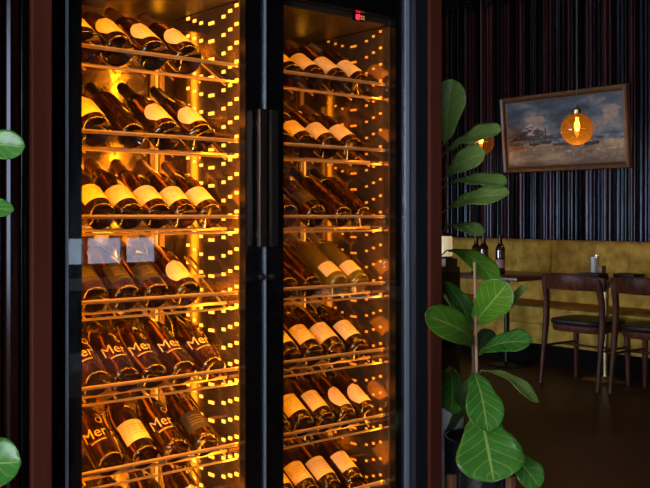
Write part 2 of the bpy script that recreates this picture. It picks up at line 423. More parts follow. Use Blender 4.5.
# digital temperature read-out on the right bay's front lip
disp = cpart(MB().box(1.93, YI-.001, 1.826, 1.985, YI+.004, 1.850, .002), 'control_panel', MT['frit'])
p = at(351, 16.5, 1); 
def seg_digits(txt, x0, y, z0, h, s):
    mb = MB(); w = h*.55; t = h*.14
    S = {'1': 'bc', '2': 'abged', '3': 'abgcd'}
    for ch in txt:
        for q in S[ch]:
            r = {'a': (0, h-t, w, h), 'g': (0, h/2-t/2, w, h/2+t/2), 'd': (0, 0, w, t), 'b': (w-t, h/2, w, h), 'c': (w-t, 0, w, h/2), 'e': (0, 0, t, h/2), 'f': (0, h/2, t, h)}[q]
            mb.box(x0+r[0], y-.001, z0+r[1], x0+r[2], y, z0+r[3])
        x0 += w+h*.25
    return mb
sub(seg_digits('12', 1.937, YI-.0012, 1.8295, .0165, 1), 'temperature_digits', MT['red'], disp)
mb = MB()
for i in range(2):
    for j in range(2): mb.box(1.964+.009*i, YI-.002, 1.831+.008*j, 1.971+.009*i, YI-.0012, 1.8365+.008*j)
sub(mb, 'touch_icons', MT['icon'], disp)

# doors: one glass slab each, black printed border behind it, metal edge, handle and lock
def door(x0, x1, ox0, ox1, hx, lx, e0, e1):
    d = cpart(MB().box(x0+e0+.0005, YG+.0065, CB, ox0, YI-.006, CT).box(ox1, YG+.0065, CB, x1-e1-.0005, YI-.006, CT)
              .box(ox0, YG+.0065, 1.849, ox1, YI-.006, CT).box(ox0, YG+.0065, CB, ox1, YI-.006, .2), 'door', MT['frit'])
    sub(MB().box(x0+e0+.0005, YG, CB, x1-e1-.0005, YG+.006, CT, .0015), 'glass_pane', MT['glass'], d)
    sub(MB().box(x0, YG-.002, CB, x0+e0, YG+.006, CT).box(x1-e1, YG-.002, CB, x1, YG+.006, CT), 'edge_trim', MT['edge'], d)
    sub(MB().box(ox0-.012, YI-.0055, .19, ox0, YI-.001, 1.86).box(ox1, YI-.0055, .19, ox1+.012, YI-.001, 1.86).box(ox0, YI-.0055, 1.85, ox1, YI-.001, 1.861), 'door_gasket', MT['innerdark'], d)
    h = sub(MB().box(hx-.0125, YG-.028, 1.112, hx+.0125, YG-.012, 1.505, .003)
            .box(hx-.006, YG-.014, 1.14, hx+.006, YG-.0005, 1.155).box(hx-.006, YG-.014, 1.46, hx+.006, YG-.0005, 1.475), 'door_handle', MT['handle'], d)
    sub(MB().lathe([(0, .012), (.006, .012), (.009, .010), (.0095, 0), (0, 0)], 20, Matrix.Translation((lx, YG-.001, 1.025)) @ Matrix.Rotation(R(90), 4, 'X'))
        .box(lx-.001, YG-.0145, 1.021, lx+.001, YG-.0125, 1.029), 'door_lock', MT['handle'], d, True)
    return d
door(DX0, DXM, .992, 1.489, 1.528, 1.5365, .005, .002)
door(DXM, DX1, 1.626, 2.089, 1.569, 1.5725, .002, .016)

# shelves
RAIL_Z = [1.637, 1.418, 1.198, .978, .757, .538, .318]
TILT = R(32); AX = Vector((0, math.cos(TILT), math.sin(TILT))); NV = Vector((0, -math.sin(TILT), math.cos(TILT)))
BY = 2.200
for bi, (b0, b1) in enumerate(bays):
    for z in RAIL_Z:
        mb = MB()
        # floor bars under the bottles and tilted side arms with cradle wires
        for t in (.012, .15):
            c = Vector((0, BY, z)) + AX*t - NV*.0500
            mb.tube([(b0+.002, c.y, c.z), (b1-.004, c.y, c.z)], .005, 8)
        n = 6
        for i in range(n+1):
            xx = b0+.008+(b1-b0-.018)*i/n
            a = Vector((xx, BY, z)) - NV*.059; e = a + AX*.27
            mb.tube([a, e], .0032, 6)
        sh = cpart(mb, 'shelf', MT['rail'], True)
        mb = MB(); yb = BY-.0245-.012
        mb.tube([(b0+.002, yb, z), (b1-.004, yb, z)], .0052, 8)
        mb.tube([(b0+.002, yb+.014, z-.046), (b1-.004, yb+.014, z-.046)], .0034, 8)
        sub(mb, 'front_rail', MT['rail'], sh, True)

# ------------------------------------------------------------------ wine bottles
PROF = {
    'champagne': (.0435, [(0, .022), (.016, .018), (.03, .006), (.038, 0), (.0425, .004), (.0435, .012), (.0435, .125), (.0425, .14), (.039, .16), (.032, .19), (.024, .22), (.0175, .25), (.0155, .285), (.0175, .287), (.0175, .297), (.0145, .30), (.0145, .31), (0, .31)]),
    'burgundy': (.0395, [(0, .02), (.014, .017), (.028, .005), (.035, 0), (.0387, .004), (.0395, .01), (.0395, .145), (.0385, .16), (.034, .185), (.026, .208), (.0185, .228), (.0152, .25), (.0142, .283), (.0158, .285), (.0158, .293), (.0145, .297), (0, .297)]),
    'bordeaux': (.0372, [(0, .022), (.014, .018), (.027, .006), (.033, 0), (.0365, .004), (.0372, .01), (.0372, .185), (.036, .198), (.030, .213), (.0215, .226), (.016, .238), (.0142, .255), (.0138, .288), (.0155, .290), (.0155, .298), (.014, .302), (0, .302)]),
}
def bottle_mesh(kind, m): return MB().lathe(PROF[kind][1], 28).mesh(kind+' bottle', m, True, 60)
for k in PROF: PROF[k] = (PROF[k][0]*1.05, [(r*1.05, z*1.03) for r, z in PROF[k][1]])
def radius_at(kind, z):
    p = PROF[kind][1][3:]
    for (r0, z0), (r1, z1) in zip(p, p[1:]):
        if z0 <= z <= z1 and z1 > z0: return r0+(r1-r0)*(z-z0)/(z1-z0)
    return p[-2][0]
def capsule_mesh(kind, z0, m):
    top = PROF[kind][1][-1][1]; zs = [z0+(top-z0)*i/10 for i in range(11)]
    prof = [(radius_at(kind, z)+.0009, z) for z in zs]
    prof[-1] = (.0152, top+.0008)
    return MB().lathe(prof+[(0, top+.0012)], 22).mesh('capsule', m, True, 60)
def label_mesh(kind, shape, z0, z1, half, m, lift=.0005):
    bm = bmesh.new(); uvl = bm.loops.layers.uv.new('UVMap'); nu, nv = 16, 14; g = []
    for j in range(nv+1):
        v = j/nv; row = []
        k = 1.0
        if shape == 'arch':
            # straight below, rounded shoulders towards the neck, drawn in at the foot
            k = math.sqrt(max(0.0, 1-((v-.45)/.55)**2)) if v > .45 else (.70+.30*math.sin(v/.45*math.pi/2))
            k = max(k, .04)
        for i in range(nu+1):
            u = i/nu; a = (u-.5)*2*half*k; z = z0+(z1-z0)*v; r = radius_at(kind, z)+lift
            row.append((bm.verts.new((r*math.sin(a), -r*math.cos(a), z)), (.5+(u-.5)*k, v)))
        g.append(row)
    for j in range(nv):
        for i in range(nu):
            q = (g[j][i], g[j][i+1], g[j+1][i+1], g[j+1][i])
            f = bm.faces.new([p[0] for p in q]); f.smooth = True
            for lp, p in zip(f.loops, q): lp[uvl].uv = p[1]
    me = bpy.data.meshes.new('label'); bm.to_mesh(me); bm.free(); me.materials.append(m); return me
def wrap_text_mesh(txt, size, zc, rad, m):
    cu = bpy.data.curves.new('lettering', 'FONT'); cu.body = txt; cu.size = size; cu.align_x = 'CENTER'; cu.resolution_u = 3
    o = bpy.data.objects.new('lettering', cu); COL.objects.link(o)
    dg = bpy.context.evaluated_depsgraph_get(); me = bpy.data.meshes.new_from_object(o.evaluated_get(dg))
    bpy.data.objects.remove(o)
    bm = bmesh.new(); bm.from_mesh(me); 
    bmesh.ops.triangulate(bm, faces=bm.faces)
    # gold rule and small print under the word, medallion beside it
    def quad(x0, y0, x1, y1):
        bm.faces.new([bm.verts.new((a, b, 0)) for a, b in ((x0, y0), (x1, y0), (x1, y1), (x0, y1))])
    quad(-.03, -.006, .03, -.0045)
    xx = -.026
    rr = random.Random(3)
    while xx < .026:
        w = rr.uniform(.003, .006); quad(xx, -.015, xx+w, -.011); xx += w+.0022
    for i in range(24):
        a0, a1 = i*math.pi/12, (i+1)*math.pi/12
        bm.faces.new([bm.verts.new((.036+r*math.cos(a), .058+r*math.sin(a), 0)) for r, a in ((.0085, a0), (.0115, a0), (.0115, a1), (.0085, a1))])
    for v in bm.verts:
        a = .82*v.co.x/rad; z = zc+v.co.y
        v.co = Vector((rad*math.sin(a), -rad*math.cos(a), z))
    me2 = bpy.data.meshes.new('gold_lettering'); bm.to_mesh(me2); bm.free(); me2.materials.append(m); return me2

B_ = {k: bottle_mesh(k, MT['bottle']) for k in PROF}
B_['amber'] = bottle_mesh('bordeaux', MT['bottle_amber'])
STY = {}
def style(name, kind, body, lab, cap, extra=None): STY[name] = (kind, body, lab, cap, extra)
cz = {'champagne': .215, 'burgundy': .232, 'bordeaux': .238}
caps = {(k, f): capsule_mesh(k, cz[k], MT[f]) for k in PROF for f in ('foil_gold', 'foil_black', 'foil_copper')}
L = lambda kind, shape, z0, z1, h, m: label_mesh(kind, shape, z0, z1, R(h), MT[m])
style('arch', 'champagne', B_['champagne'], L('champagne', 'arch', .035, .128, 62, 'bright'), caps['champagne', 'foil_copper'])
style('oval', 'champagne', B_['champagne'], L('champagne', 'arch', .03, .12, 66, 'peach'), caps['champagne', 'foil_black'])
style('cream', 'burgundy', B_['burgundy'], L('burgundy', 'rect', .035, .105, 68, 'cream'), caps['burgundy', 'foil_copper'])
style('band', 'bordeaux', B_['bordeaux'], L('bordeaux', 'rect', .03, .115, 74, 'bright'), caps['bordeaux', 'foil_gold'])
style('tan', 'burgundy', B_['burgundy'], L('burgundy', 'rect', .04, .115, 66, 'cream'), caps['burgundy', 'foil_gold'])
style('shield', 'burgundy', B_['burgundy'], L('burgundy', 'arch', .03, .115, 58, 'peach'), caps['burgundy', 'foil_gold'])
style('plain', 'bordeaux', B_['bordeaux'], None, caps['bordeaux', 'foil_black'])
style('slope', 'burgundy', B_['burgundy'], L('burgundy', 'rect', .04, .11, 60, 'darklab'), caps['burgundy', 'foil_copper'])
style('olive', 'bordeaux', B_['amber'], L('bordeaux', 'rect', .03, .085, 72, 'cream'), caps['bordeaux', 'foil_gold'])
gold = wrap_text_mesh('Mer', .052, .075, .0415+.0006, MT['gold'])
style('gold', 'burgundy', B_['burgundy'], None, caps['burgundy', 'foil_black'], gold)
DESC = {'arch': 'champagne bottle with rounded cream label', 'oval': 'dark bottle with large peach rounded label', 'cream': 'dark bottle with cream rectangular label',
        'band': 'dark bottle with tall pale label', 'tan': 'dark bottle with cream label, tan foil', 'shield': 'dark bottle with rounded peach label',
        'plain': 'plain dark bottle with no label showing', 'slope': 'dark bottle with charcoal label', 'olive': 'olive amber bottle with low cream label', 'gold': 'black bottle with big gold lettering'}
ROWS = [  # bay, shelf, [(picture x of the base, style)]
    (0, 0, [(88, 'arch'), (121, 'arch'), (156, 'arch'), (190, 'arch')]),
    (0, 1, [(98, 'oval'), (135, 'plain'), (169, 'oval'), (203, 'oval')]),
    (0, 2, [(104, 'cream'), (132, 'cream'), (159, 'cream'), (186, 'cream'), (213, 'cream')]),
    (0, 3, [(97, 'slope'), (129, 'slope'), (159, 'slope'), (190, 'shield')]),
    (0, 4, [(99, 'gold'), (128, 'gold'), (156, 'gold'), (185, 'gold'), (215, 'gold')]),
    (0, 5, [(113, 'gold'), (147, 'tan'), (178, 'gold'), (208, 'slope')]),
    (0, 6, [(104, 'slope'), (138, 'gold'), (172, 'slope'), (205, 'shield')]),
    (1, 0, [(294, 'band'), (318, 'band'), (341, 'band'), (364, 'band')]),
    (1, 1, [(285, 'cream'), (308, 'cream'), (332, 'cream'), (355, 'cream')]),
    (1, 2, [(290, 'slope'), (318, 'slope'), (345, 'plain'), (366, 'plain')]),
    (1, 3, [(290, 'plain'), (314, 'plain'), (341, 'olive'), (362, 'olive')]),
    (1, 4, [(293, 'tan'), (316, 'tan'), (338, 'tan'), (361, 'tan')]),
    (1, 5, [(284, 'plain'), (306, 'tan'), (328, 'tan'), (349, 'shield'), (370, 'shield')]),
    (1, 6, [(290, 'tan'), (312, 'tan'), (334, 'tan'), (357, 'tan')]),
]
ORD = ['first', 'second', 'third', 'fourth', 'fifth']
SHELF = ['top', 'second', 'third', 'fourth', 'fifth', 'sixth', 'lowest']
rb = random.Random(21)
for bay, sh, items in ROWS:
    b0, b1 = bays[bay]; z = RAIL_Z[sh]
    lastx = b0
    for i, (px, st) in enumerate(items):
        kind, body, lab, cap, extra = STY[st]; rad = PROF[kind][0]
        x = max(x_on(px, BY-.008), lastx+rad+.002); x = min(x, b1-rad-.004); lastx = x+rad
        o = empty('wine_bottle', Vector((x, BY, z)) - NV*(.0445-rad), (TILT-R(90), 0, 0))
        bd = link('body', body, o)
        roll = rb.uniform(-.16, .16) - (.38 if extra else 0)
        bd.rotation_euler = (0, 0, roll)
        if lab: link('label', lab, o).rotation_euler = (0, 0, roll)
        if extra:
            g = link('gold_lettering', extra, o); g.rotation_euler = (0, 0, roll)
        link('capsule', cap, o)
        n = len(items)
        place = 'rightmost' if i == n-1 else 'leftmost' if i == 0 else ORD[i]+' from left'
        lb = f"{DESC[st]}, {place} on {SHELF[sh]} shelf behind {'left' if bay == 0 else 'right'} door"
        tag(o, lb, 'wine bottle', f"bottles on the {SHELF[sh]} shelf behind the {'left' if bay == 0 else 'right'} door")

# ------------------------------------------------------------------ fig plants
WP = [(0, .05), (.04, .12), (.1, .34), (.2, .52), (.32, .62), (.45, .76), (.58, .93), (.7, 1), (.8, .96), (.88, .80), (.94, .58), (.98, .32), (1, .04)]
def wshape(t):
    for (a, b), (c, d) in zip(WP, WP[1:]):
        if a <= t <= c: return b+(d-b)*(t-a)/(c-a)
    return .04
def leaf_mesh(base, tip, width, facing, m, bend=.1, fold=.15, wave=.03, curl=0, seed=0):
    bm = bmesh.new(); uvl = bm.loops.layers.uv.new('UVMap')
    ax = tip-base; Ln = ax.length; ax.normalize()
    side = ax.cross(facing).normalized(); nm = side.cross(ax).normalized()
    NT, NVV = 28, 12; g = []; rr = random.Random(seed); ph = rr.uniform(0, 6)
    for j in range(NT+1):
        t = j/NT; c = base+ax*(Ln*t)+nm*(bend*Ln*math.sin(math.pi*min(1, t*1.05))) - nm*(curl*Ln*max(0, t-.6)**2)
        w = width*.5*wshape(t); row = []
        for i in range(NVV+1):
            v = i/NVV*2-1
            off = fold*w*abs(v)**1.4 + wave*width*math.sin(t*15+ph+(2 if v > 0 else 0))*abs(v)**2*min(1, t*4) - .012*width*abs(math.sin(t*20-abs(v)*5))
            row.append((bm.verts.new(c+side*(v*w)+nm*off), (t, .5+v*.5)))
        g.append(row)
    for j in range(NT):
        for i in range(NVV):
            q = (g[j][i], g[j][i+1], g[j+1][i+1], g[j+1][i])
            f = bm.faces.new([p[0] for p in q]); f.smooth = True
            for lp, p in zip(f.loops, q): lp[uvl].uv = p[1]
    me = bpy.data.meshes.new('leaf'); bm.to_mesh(me); bm.free(); me.materials.append(m); return me
def to_cam(p): return (CAM-p).normalized()
def add_leaf(root, b, t, db, dt, wpx, tilt, m, seed, stemx=None, **kw):
    "b, t: picture positions of the stalk end and tip; db, dt: distance; tilt: degrees the blade leans back from facing the viewer"
    inv = Matrix.Translation(-Vector(root.location))
    B = at(*b, db); T = at(*t, dt)
    tc = to_cam((B+T)/2); ax = (T-B).normalized(); perp = tc.cross(ax).normalized()
    if perp.z < 0: perp = -perp
    fc = tc*math.cos(R(tilt))+perp*math.sin(R(tilt))
    W = wpx/FPX*(db+dt)/2/max(.2, abs(math.cos(R(tilt))))
    o = link('leaf', leaf_mesh(B, T, W, fc, MT[m], seed=seed, **kw), root); o.matrix_parent_inverse = inv
    md = o.modifiers.new('thickness', 'SOLIDIFY'); md.thickness = .0012; md.offset = 0
    if stemx is not None:
        S = stemx
        mid = (S+B)/2+Vector((0, 0, -.012))
        p = MB().tube([S, mid, B, B+(T-B)*.06], [.0035, .003, .0028, .002], 6).build('leaf_stalk', MT['greenstem'], o); 
    return o
def at_plant(root, mb, name, m):
    o = mb.build(name, m, root); o.matrix_parent_inverse = Matrix.Translation(-Vector(root.location)); return o

# tall fig just behind the post, in the pale grey pot
g = Vector((2.55, 2.37, 0))
fig = empty('fiddle_leaf_fig', g); tag(fig, 'tall fiddle leaf fig in pale grey pot, climbing beside the reddish post', 'potted plant', 'fiddle leaf figs beside the post')
TG = Matrix.Translation(g)
at_plant(fig, MB().lathe([(0, 0), (.085, 0), (.092, .01), (.122, .47), (.124, .49), (.116, .49), (.112, .45), (0, .45)], 40, TG), 'pot', MT['potgrey'])
at_plant(fig, MB().lathe([(0, .462), (.06, .46), (.111, .455)], 24, TG), 'soil', MT['soil'])
d1 = (g-CAM).dot(FW)
stem_pts = [g+Vector((.0, 0, .44)), g+Vector((.01, .005, .8)), g+Vector((-.005, 0, 1.1)), g+Vector((.008, .0, 1.4)), g+Vector((.004, 0, 1.62))]
at_plant(fig, MB().tube(stem_pts, [.011, .01, .009, .007, .004], 8), 'stem', MT['stem'])
def S1(z): return g+Vector((0, 0, z))
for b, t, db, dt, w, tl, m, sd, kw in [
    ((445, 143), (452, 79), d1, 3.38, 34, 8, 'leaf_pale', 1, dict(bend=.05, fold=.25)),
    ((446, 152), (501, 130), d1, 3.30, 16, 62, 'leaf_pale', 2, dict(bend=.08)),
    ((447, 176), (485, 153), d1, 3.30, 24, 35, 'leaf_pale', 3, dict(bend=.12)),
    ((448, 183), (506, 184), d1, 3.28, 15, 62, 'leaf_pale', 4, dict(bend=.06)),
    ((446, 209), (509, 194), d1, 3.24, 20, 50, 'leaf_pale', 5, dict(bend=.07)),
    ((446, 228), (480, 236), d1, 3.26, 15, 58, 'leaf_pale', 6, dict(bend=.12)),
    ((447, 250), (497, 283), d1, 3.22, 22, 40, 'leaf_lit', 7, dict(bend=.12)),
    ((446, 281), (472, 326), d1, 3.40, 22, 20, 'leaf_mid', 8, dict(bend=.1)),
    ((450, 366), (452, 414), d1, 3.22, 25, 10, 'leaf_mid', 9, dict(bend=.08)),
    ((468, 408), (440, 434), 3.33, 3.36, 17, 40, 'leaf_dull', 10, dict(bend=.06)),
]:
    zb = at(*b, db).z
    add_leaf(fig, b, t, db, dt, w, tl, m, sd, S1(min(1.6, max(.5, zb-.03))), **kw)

# short staked fig in the black pot, in front
h = at(480, 0, 3.2); h.z = 0
fig2 = empty('fiddle_leaf_fig', h); tag(fig2, 'short fiddle leaf fig tied to a thin stake in glossy black pot', 'potted plant', 'fiddle leaf figs beside the post')
TH = Matrix.Translation(h)
at_plant(fig2, MB().lathe([(0, .115), (.112, .115), (.122, .125), (.125, .40), (.1255, .42), (.118, .42), (.116, .39), (0, .39)], 44, TH), 'pot', MT['potblack'])
at_plant(fig2, MB().lathe([(0, .402), (.06, .40), (.115, .396)], 24, TH), 'soil', MT['soil'])
d2 = 3.2
at_plant(fig2, MB().tube([at(473, 440, d2), at(472, 400, d2), at(474, 360, d2), at(472, 335, d2), at(473, 318, d2)], [.009, .008, .007, .006, .003], 8), 'stem', MT['stem'])
at_plant(fig2, MB().tube([at(478, 442, d2-.02), at(476.5, 360, d2-.02), at(474.5, 262, d2-.02)], .0055, 8), 'stake', MT['bamboo'])
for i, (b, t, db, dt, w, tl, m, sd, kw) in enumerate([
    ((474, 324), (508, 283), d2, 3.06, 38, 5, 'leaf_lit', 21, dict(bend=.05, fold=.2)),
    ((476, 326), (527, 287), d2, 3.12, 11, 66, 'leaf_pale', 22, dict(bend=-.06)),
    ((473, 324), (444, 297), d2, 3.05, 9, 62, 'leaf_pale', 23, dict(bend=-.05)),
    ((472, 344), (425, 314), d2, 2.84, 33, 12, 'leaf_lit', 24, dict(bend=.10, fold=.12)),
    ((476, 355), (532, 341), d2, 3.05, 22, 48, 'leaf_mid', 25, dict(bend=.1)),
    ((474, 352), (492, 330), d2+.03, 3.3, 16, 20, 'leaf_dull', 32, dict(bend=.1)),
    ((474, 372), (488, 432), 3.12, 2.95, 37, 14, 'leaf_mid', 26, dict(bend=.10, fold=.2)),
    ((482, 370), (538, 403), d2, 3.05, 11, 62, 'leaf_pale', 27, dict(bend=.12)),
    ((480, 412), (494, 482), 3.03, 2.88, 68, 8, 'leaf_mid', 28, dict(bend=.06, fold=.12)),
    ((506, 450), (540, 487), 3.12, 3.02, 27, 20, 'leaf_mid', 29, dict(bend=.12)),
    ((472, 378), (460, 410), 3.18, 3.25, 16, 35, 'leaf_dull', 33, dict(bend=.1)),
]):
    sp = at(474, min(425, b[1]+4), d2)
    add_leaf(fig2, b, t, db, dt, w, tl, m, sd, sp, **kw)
# timber stand holding the black pot
st = empty('plant_stand', h); tag(st, 'low copper-brown timber stand carrying the glossy black pot', 'plant stand')
for k in range(4):
    a = R(176.7+90*k); c = h+Vector((.142*math.cos(a), .142*math.sin(a), 0))
    at_plant(st, MB().box(-.013, -.013, 0, .013, .013, .31, .003, Matrix.Translation(c) @ Matrix.Rotation(a, 4, 'Z')), 'leg', MT['sidewood'])
mb = MB()
for k in range(2):
    mb.box(-.13, -.011, .09+.0*k, .13, .011, .114, .002, TH @ Matrix.Rotation(R(176.7+90*k), 4, 'Z'))
at_plant(st, mb, 'cross_bar', MT['sidewood'])

# fig at the far left, mostly outside the frame
f3 = Vector((.27, 1.5, 0))
fig3 = empty('fiddle_leaf_fig', f3); tag(fig3, 'fiddle leaf fig reaching in at the left frame edge before the batten wall', 'potted plant', 'fiddle leaf figs beside the post')
del fig3['group']
T3 = Matrix.Translation(f3)
at_plant(fig3, MB().lathe([(0, 0), (.1, 0), (.11, .01), (.14, .38), (.142, .4), (.132, .4), (.13, .36), (0, .36)], 32, T3), 'pot', MT['potblack'])
at_plant(fig3, MB().lathe([(0, .372), (.06, .37), (.129, .366)], 24, T3), 'soil', MT['soil'])
at_plant(fig3, MB().tube([f3+Vector((0, 0, .36)), f3+Vector((.01, 0, .9)), f3+Vector((0, .01, 1.5))], [.012, .009, .005], 8), 'stem', MT['stem'])
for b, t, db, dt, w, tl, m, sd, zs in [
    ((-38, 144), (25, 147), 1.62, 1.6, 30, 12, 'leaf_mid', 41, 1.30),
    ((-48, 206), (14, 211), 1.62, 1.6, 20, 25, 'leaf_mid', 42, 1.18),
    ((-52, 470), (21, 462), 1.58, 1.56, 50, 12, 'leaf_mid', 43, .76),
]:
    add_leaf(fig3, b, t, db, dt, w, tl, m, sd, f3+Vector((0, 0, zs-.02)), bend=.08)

# ------------------------------------------------------------------ banquette
bq = empty('banquette', (6.35, 4.6, 0)); tag(bq, 'long mustard velvet tufted banquette along the dark batten wall', 'banquette')
BI = Matrix.Translation(-Vector(bq.location))
def bpart(me, name):
    o = link(name, me, bq); o.matrix_parent_inverse = BI; return o
Y0, Y1 = 1.6, 7.2
SEAM = [4.684+1.35*k for k in (-2, -1, 0, 1)]
edges = [Y0]+[s for s in SEAM if Y0 < s < Y1]+[Y1]
for a, b in zip(edges, edges[1:]):
    bm = bmesh.new(); nu, nv = max(6, int((b-a)/.03)), 22; g_ = []
    zb, zt, xf, xb = .44, .995, 6.5, 6.66
    def px_(u, v):
        y = a+(b-a)*u; z = zb+(zt-zb)*v
        e = min(1, min(u, 1-u)*(b-a)/.05); ez = min(1, (1-v)*(zt-zb)/.05)
        d = .045*(math.sqrt(1-(1-e)**2)*math.sqrt(max(0, 1-(1-ez)**2)))
        # buttons on a grid
        by_ = ((y+.11) % .22)-.11; bz_ = ((z-.58+.11) % .22)-.11
        d -= .030*math.exp(-(by_**2+bz_**2)/.0025) + .007*math.exp(-(by_**2)/.0004)
        return xf+.02-d + .05*(v)**1.5*.6
    for j in range(nv+1):
        row = []
        for i in range(nu+1):
            row.append(bm.verts.new((px_(i/nu, j/nv), a+.002+(b-a-.004)*i/nu, zb+(zt-zb)*j/nv)))
        g_.append(row)
    back = [[bm.verts.new((xb, a+.002+(b-a-.004)*i/nu, z)) for i in range(nu+1)] for z in (zb, zt-.006)]
    for j in range(nv):
        for i in range(nu): bm.faces.new((g_[j][i], g_[j][i+1], g_[j+1][i+1], g_[j+1][i]))
    for i in range(nu):
        bm.faces.new((g_[nv][i], g_[nv][i+1], back[1][i+1], back[1][i])); bm.faces.new((back[0][i], back[0][i+1], g_[0][i+1], g_[0][i]))
        bm.faces.new((back[0][i+1], back[0][i], back[1][i], back[1][i+1]))
    for s_ in (0, nu):
        col_ = [g_[j][s_] for j in range(nv+1)]+[back[1][s_], back[0][s_]]
        bm.faces.new(col_ if s_ == 0 else col_[::-1])
    bmesh.ops.recalc_face_normals(bm, faces=bm.faces)
    for f in bm.faces: f.smooth = True
    me = bpy.data.meshes.new('backrest_panel'); bm.to_mesh(me); bm.free(); me.materials.append(MT['velvet']); bpart(me, 'backrest_panel')
bpart(MB().box(5.97, Y0, .33, 6.5, Y1, .475, .035).mesh('seat_cushion', MT['velvet']), 'seat_cushion')
bpart(MB().box(6.0, Y0, .17, 6.6, Y1, .335, .015).mesh('base', MT['velvet']), 'base')
bpart(MB().box(6.08, Y0+.02, 0, 6.6, Y1-.02, .17).mesh('plinth', MT['kick']), 'plinth')

# ------------------------------------------------------------------ tables, chairs and what stands on them
TZ = .735
def table(y, label, hw=.30, cm='brass'):
    t = empty('dining_table', (5.82, y, 0)); tag(t, label, 'table', 'square tables along the banquette')
    MB().box(-.35, -hw, TZ-.03, .35, hw, TZ, .006).build('table_top', MT['tabletop'], t)
    MB().lathe([(0, 0), (.165, 0), (.168, .006), (.16, .014), (.04, .022), (.03, .03), (0, .03)], 40).build('foot_plate', MT[cm], t)
    MB().lathe([(0, .028), (.022, .028), (.022, TZ-.045), (.12, TZ-.04), (.12, TZ-.031), (0, TZ-.031)], 24).build('column', MT[cm], t)
    return t
table(3.70, 'square walnut table on brass column, behind the fully visible chair')
table(4.60, 'square walnut table holding the dark wine bottles, left of the chairs', .37, 'black')
table(2.87, 'square walnut table mostly past the right frame edge')

def make_chair():
    c = empty('dining_chair', (0, 0, 0))          # faces +X, origin under the middle of the seat
    # rear legs run up to the back rail
    for s in (-1, 1):
        pts = [(-.225, s*.232, 0), (-.19, s*.232, .25), (-.165, s*.23, .46), (-.165, s*.226, .60), (-.185, s*.222, .70), (-.195, s*.216, .765)]
        MB().tube(pts, [.014, .019, .024, .022, .025, .02], 10).build('leg', MT['chair'], c)
    for s in (-1, 1):
        MB().tube([(.185, s*.215, 0), (.18, s*.212, .25), (.175, s*.208, .43)], [.014, .02, .023], 10).build('leg', MT['chair'], c)
    # bowed back rail
    mb = MB(); bm = mb.bm; rings = []
    for i in range(21):
        a = i/20*2-1; y = a*.255; x = -.245+.085*a*a; hh = .058-.010*a*a; z = .742-.012*a*a; th = .012
        rings.append([bm.verts.new((x+dx*th+(-.016 if dz > 0 else 0), y, z+dz*hh)) for dx, dz in ((-1, -.8), (-1, .8), (-.5, 1), (.5, 1), (1, .8), (1, -.8), (.5, -1), (-.5, -1))])
    for p, q in zip(rings, rings[1:]):
        for k in range(8): bm.faces.new((p[k], p[(k+1) % 8], q[(k+1) % 8], q[k]))
    bm.faces.new(rings[0]); bm.faces.new(rings[-1][::-1])
    mb.build('backrest', MT['chair'], c)
    # seat frame and pad
    def pad(z0, z1, grow, dish, nm, m):
        mb = MB(); bm = mb.bm; N = 40; ring = []
        for k in range(N):
            a = 2*math.pi*k/N; ca, sa = math.cos(a), math.sin(a); e = .45
            x = math.copysign(abs(ca)**e, ca)*(.205+grow); y = math.copysign(abs(sa)**e, sa)*((.225 if ca > 0 else .215)+grow)
            ring.append((x, y))
        lev = [(z0, .97), (z0+.3*(z1-z0), 1), (z1-.006, 1), (z1, .95), (z1-dish*.6, .6), (z1-dish, .2)]
        rr = [[bm.verts.new((x*s, y*s, z)) for x, y in ring] for z, s in lev]
        for p, q in zip(rr, rr[1:]):
            for k in range(N): bm.faces.new((p[k], p[(k+1) % N], q[(k+1) % N], q[k]))
        bm.faces.new(rr[0][::-1]); bm.faces.new(rr[-1])
        mb.build(nm, m, c)
    pad(.385, .435, -.012, .0, 'seat_frame', MT['chair'])
    pad(.434, .468, -.002, .012, 'seat_pad', MT['leather'])
    mb = MB()
    for s in (-1, 1): mb.tube([(-.19, s*.23, .27), (.18, s*.211, .27)], .009, 8)
    mb.tube([(0, -.22, .27), (0, .22, .27)], .009, 8)
    mb.build('stretcher', MT['chair'], c)
    return c
ch = make_chair(); ch.location = (5.60, 3.71, 0); ch.rotation_euler.z = R(0)
tag(ch, 'dark walnut chair with bowed back and black seat, wholly in view', 'chair', 'walnut chairs at the tables')
c2 = copy_tree(ch); c2.location = (5.625, 3.165, 0)
tag(c2, 'dark walnut chair with black seat cut off by the right frame edge', 'chair', 'walnut chairs at the tables')

def flat_menu(loc, rot, label):
    o = MB().box(-.068, -.086, 0, .07, .086, .022, .003).box(-.07, -.085, .0225, .07, .086, .044, .003).build('menu_cover', MT['menu'])
    o.location = loc; o.rotation_euler.z = rot
    tag(o, label, 'menu', 'black menus on the tables')
flat_menu((5.80, 3.79, TZ+.001), R(3), 'folded black menu nearest the candle glass, above the fully visible chair')
flat_menu((5.95, 3.59, TZ+.001), R(-4), 'folded black menu right of the candle glass and brass table column')
flat_menu((5.65, 3.08, TZ+.001), R(3), 'folded black menu at the right frame edge')
p = Vector((6.05, 3.945, TZ+.001))
cg = empty('candle_glass', p); tag(cg, 'clear tumbler with a frosted candle on the walnut table', 'candle holder')
MB().lathe([(0, 0), (.034, 0), (.037, .004), (.0385, .165), (.0365, .165), (.035, .008), (0, .008)], 28).build('tumbler', MT['clearglass'], cg)
MB().lathe([(0, .0085), (.026, .0085), (.026, .14), (.02, .146), (0, .146)], 24).build('candle', MT['frosted'], cg)
o = MB().box(-.028, -.028, 0, .028, .028, .09, .006).build('wooden_box', MT['sidewood']); o.location = (5.98, 3.842, TZ+.001)
tag(o, 'small brown wooden box beside the candle glass on the table', 'box')

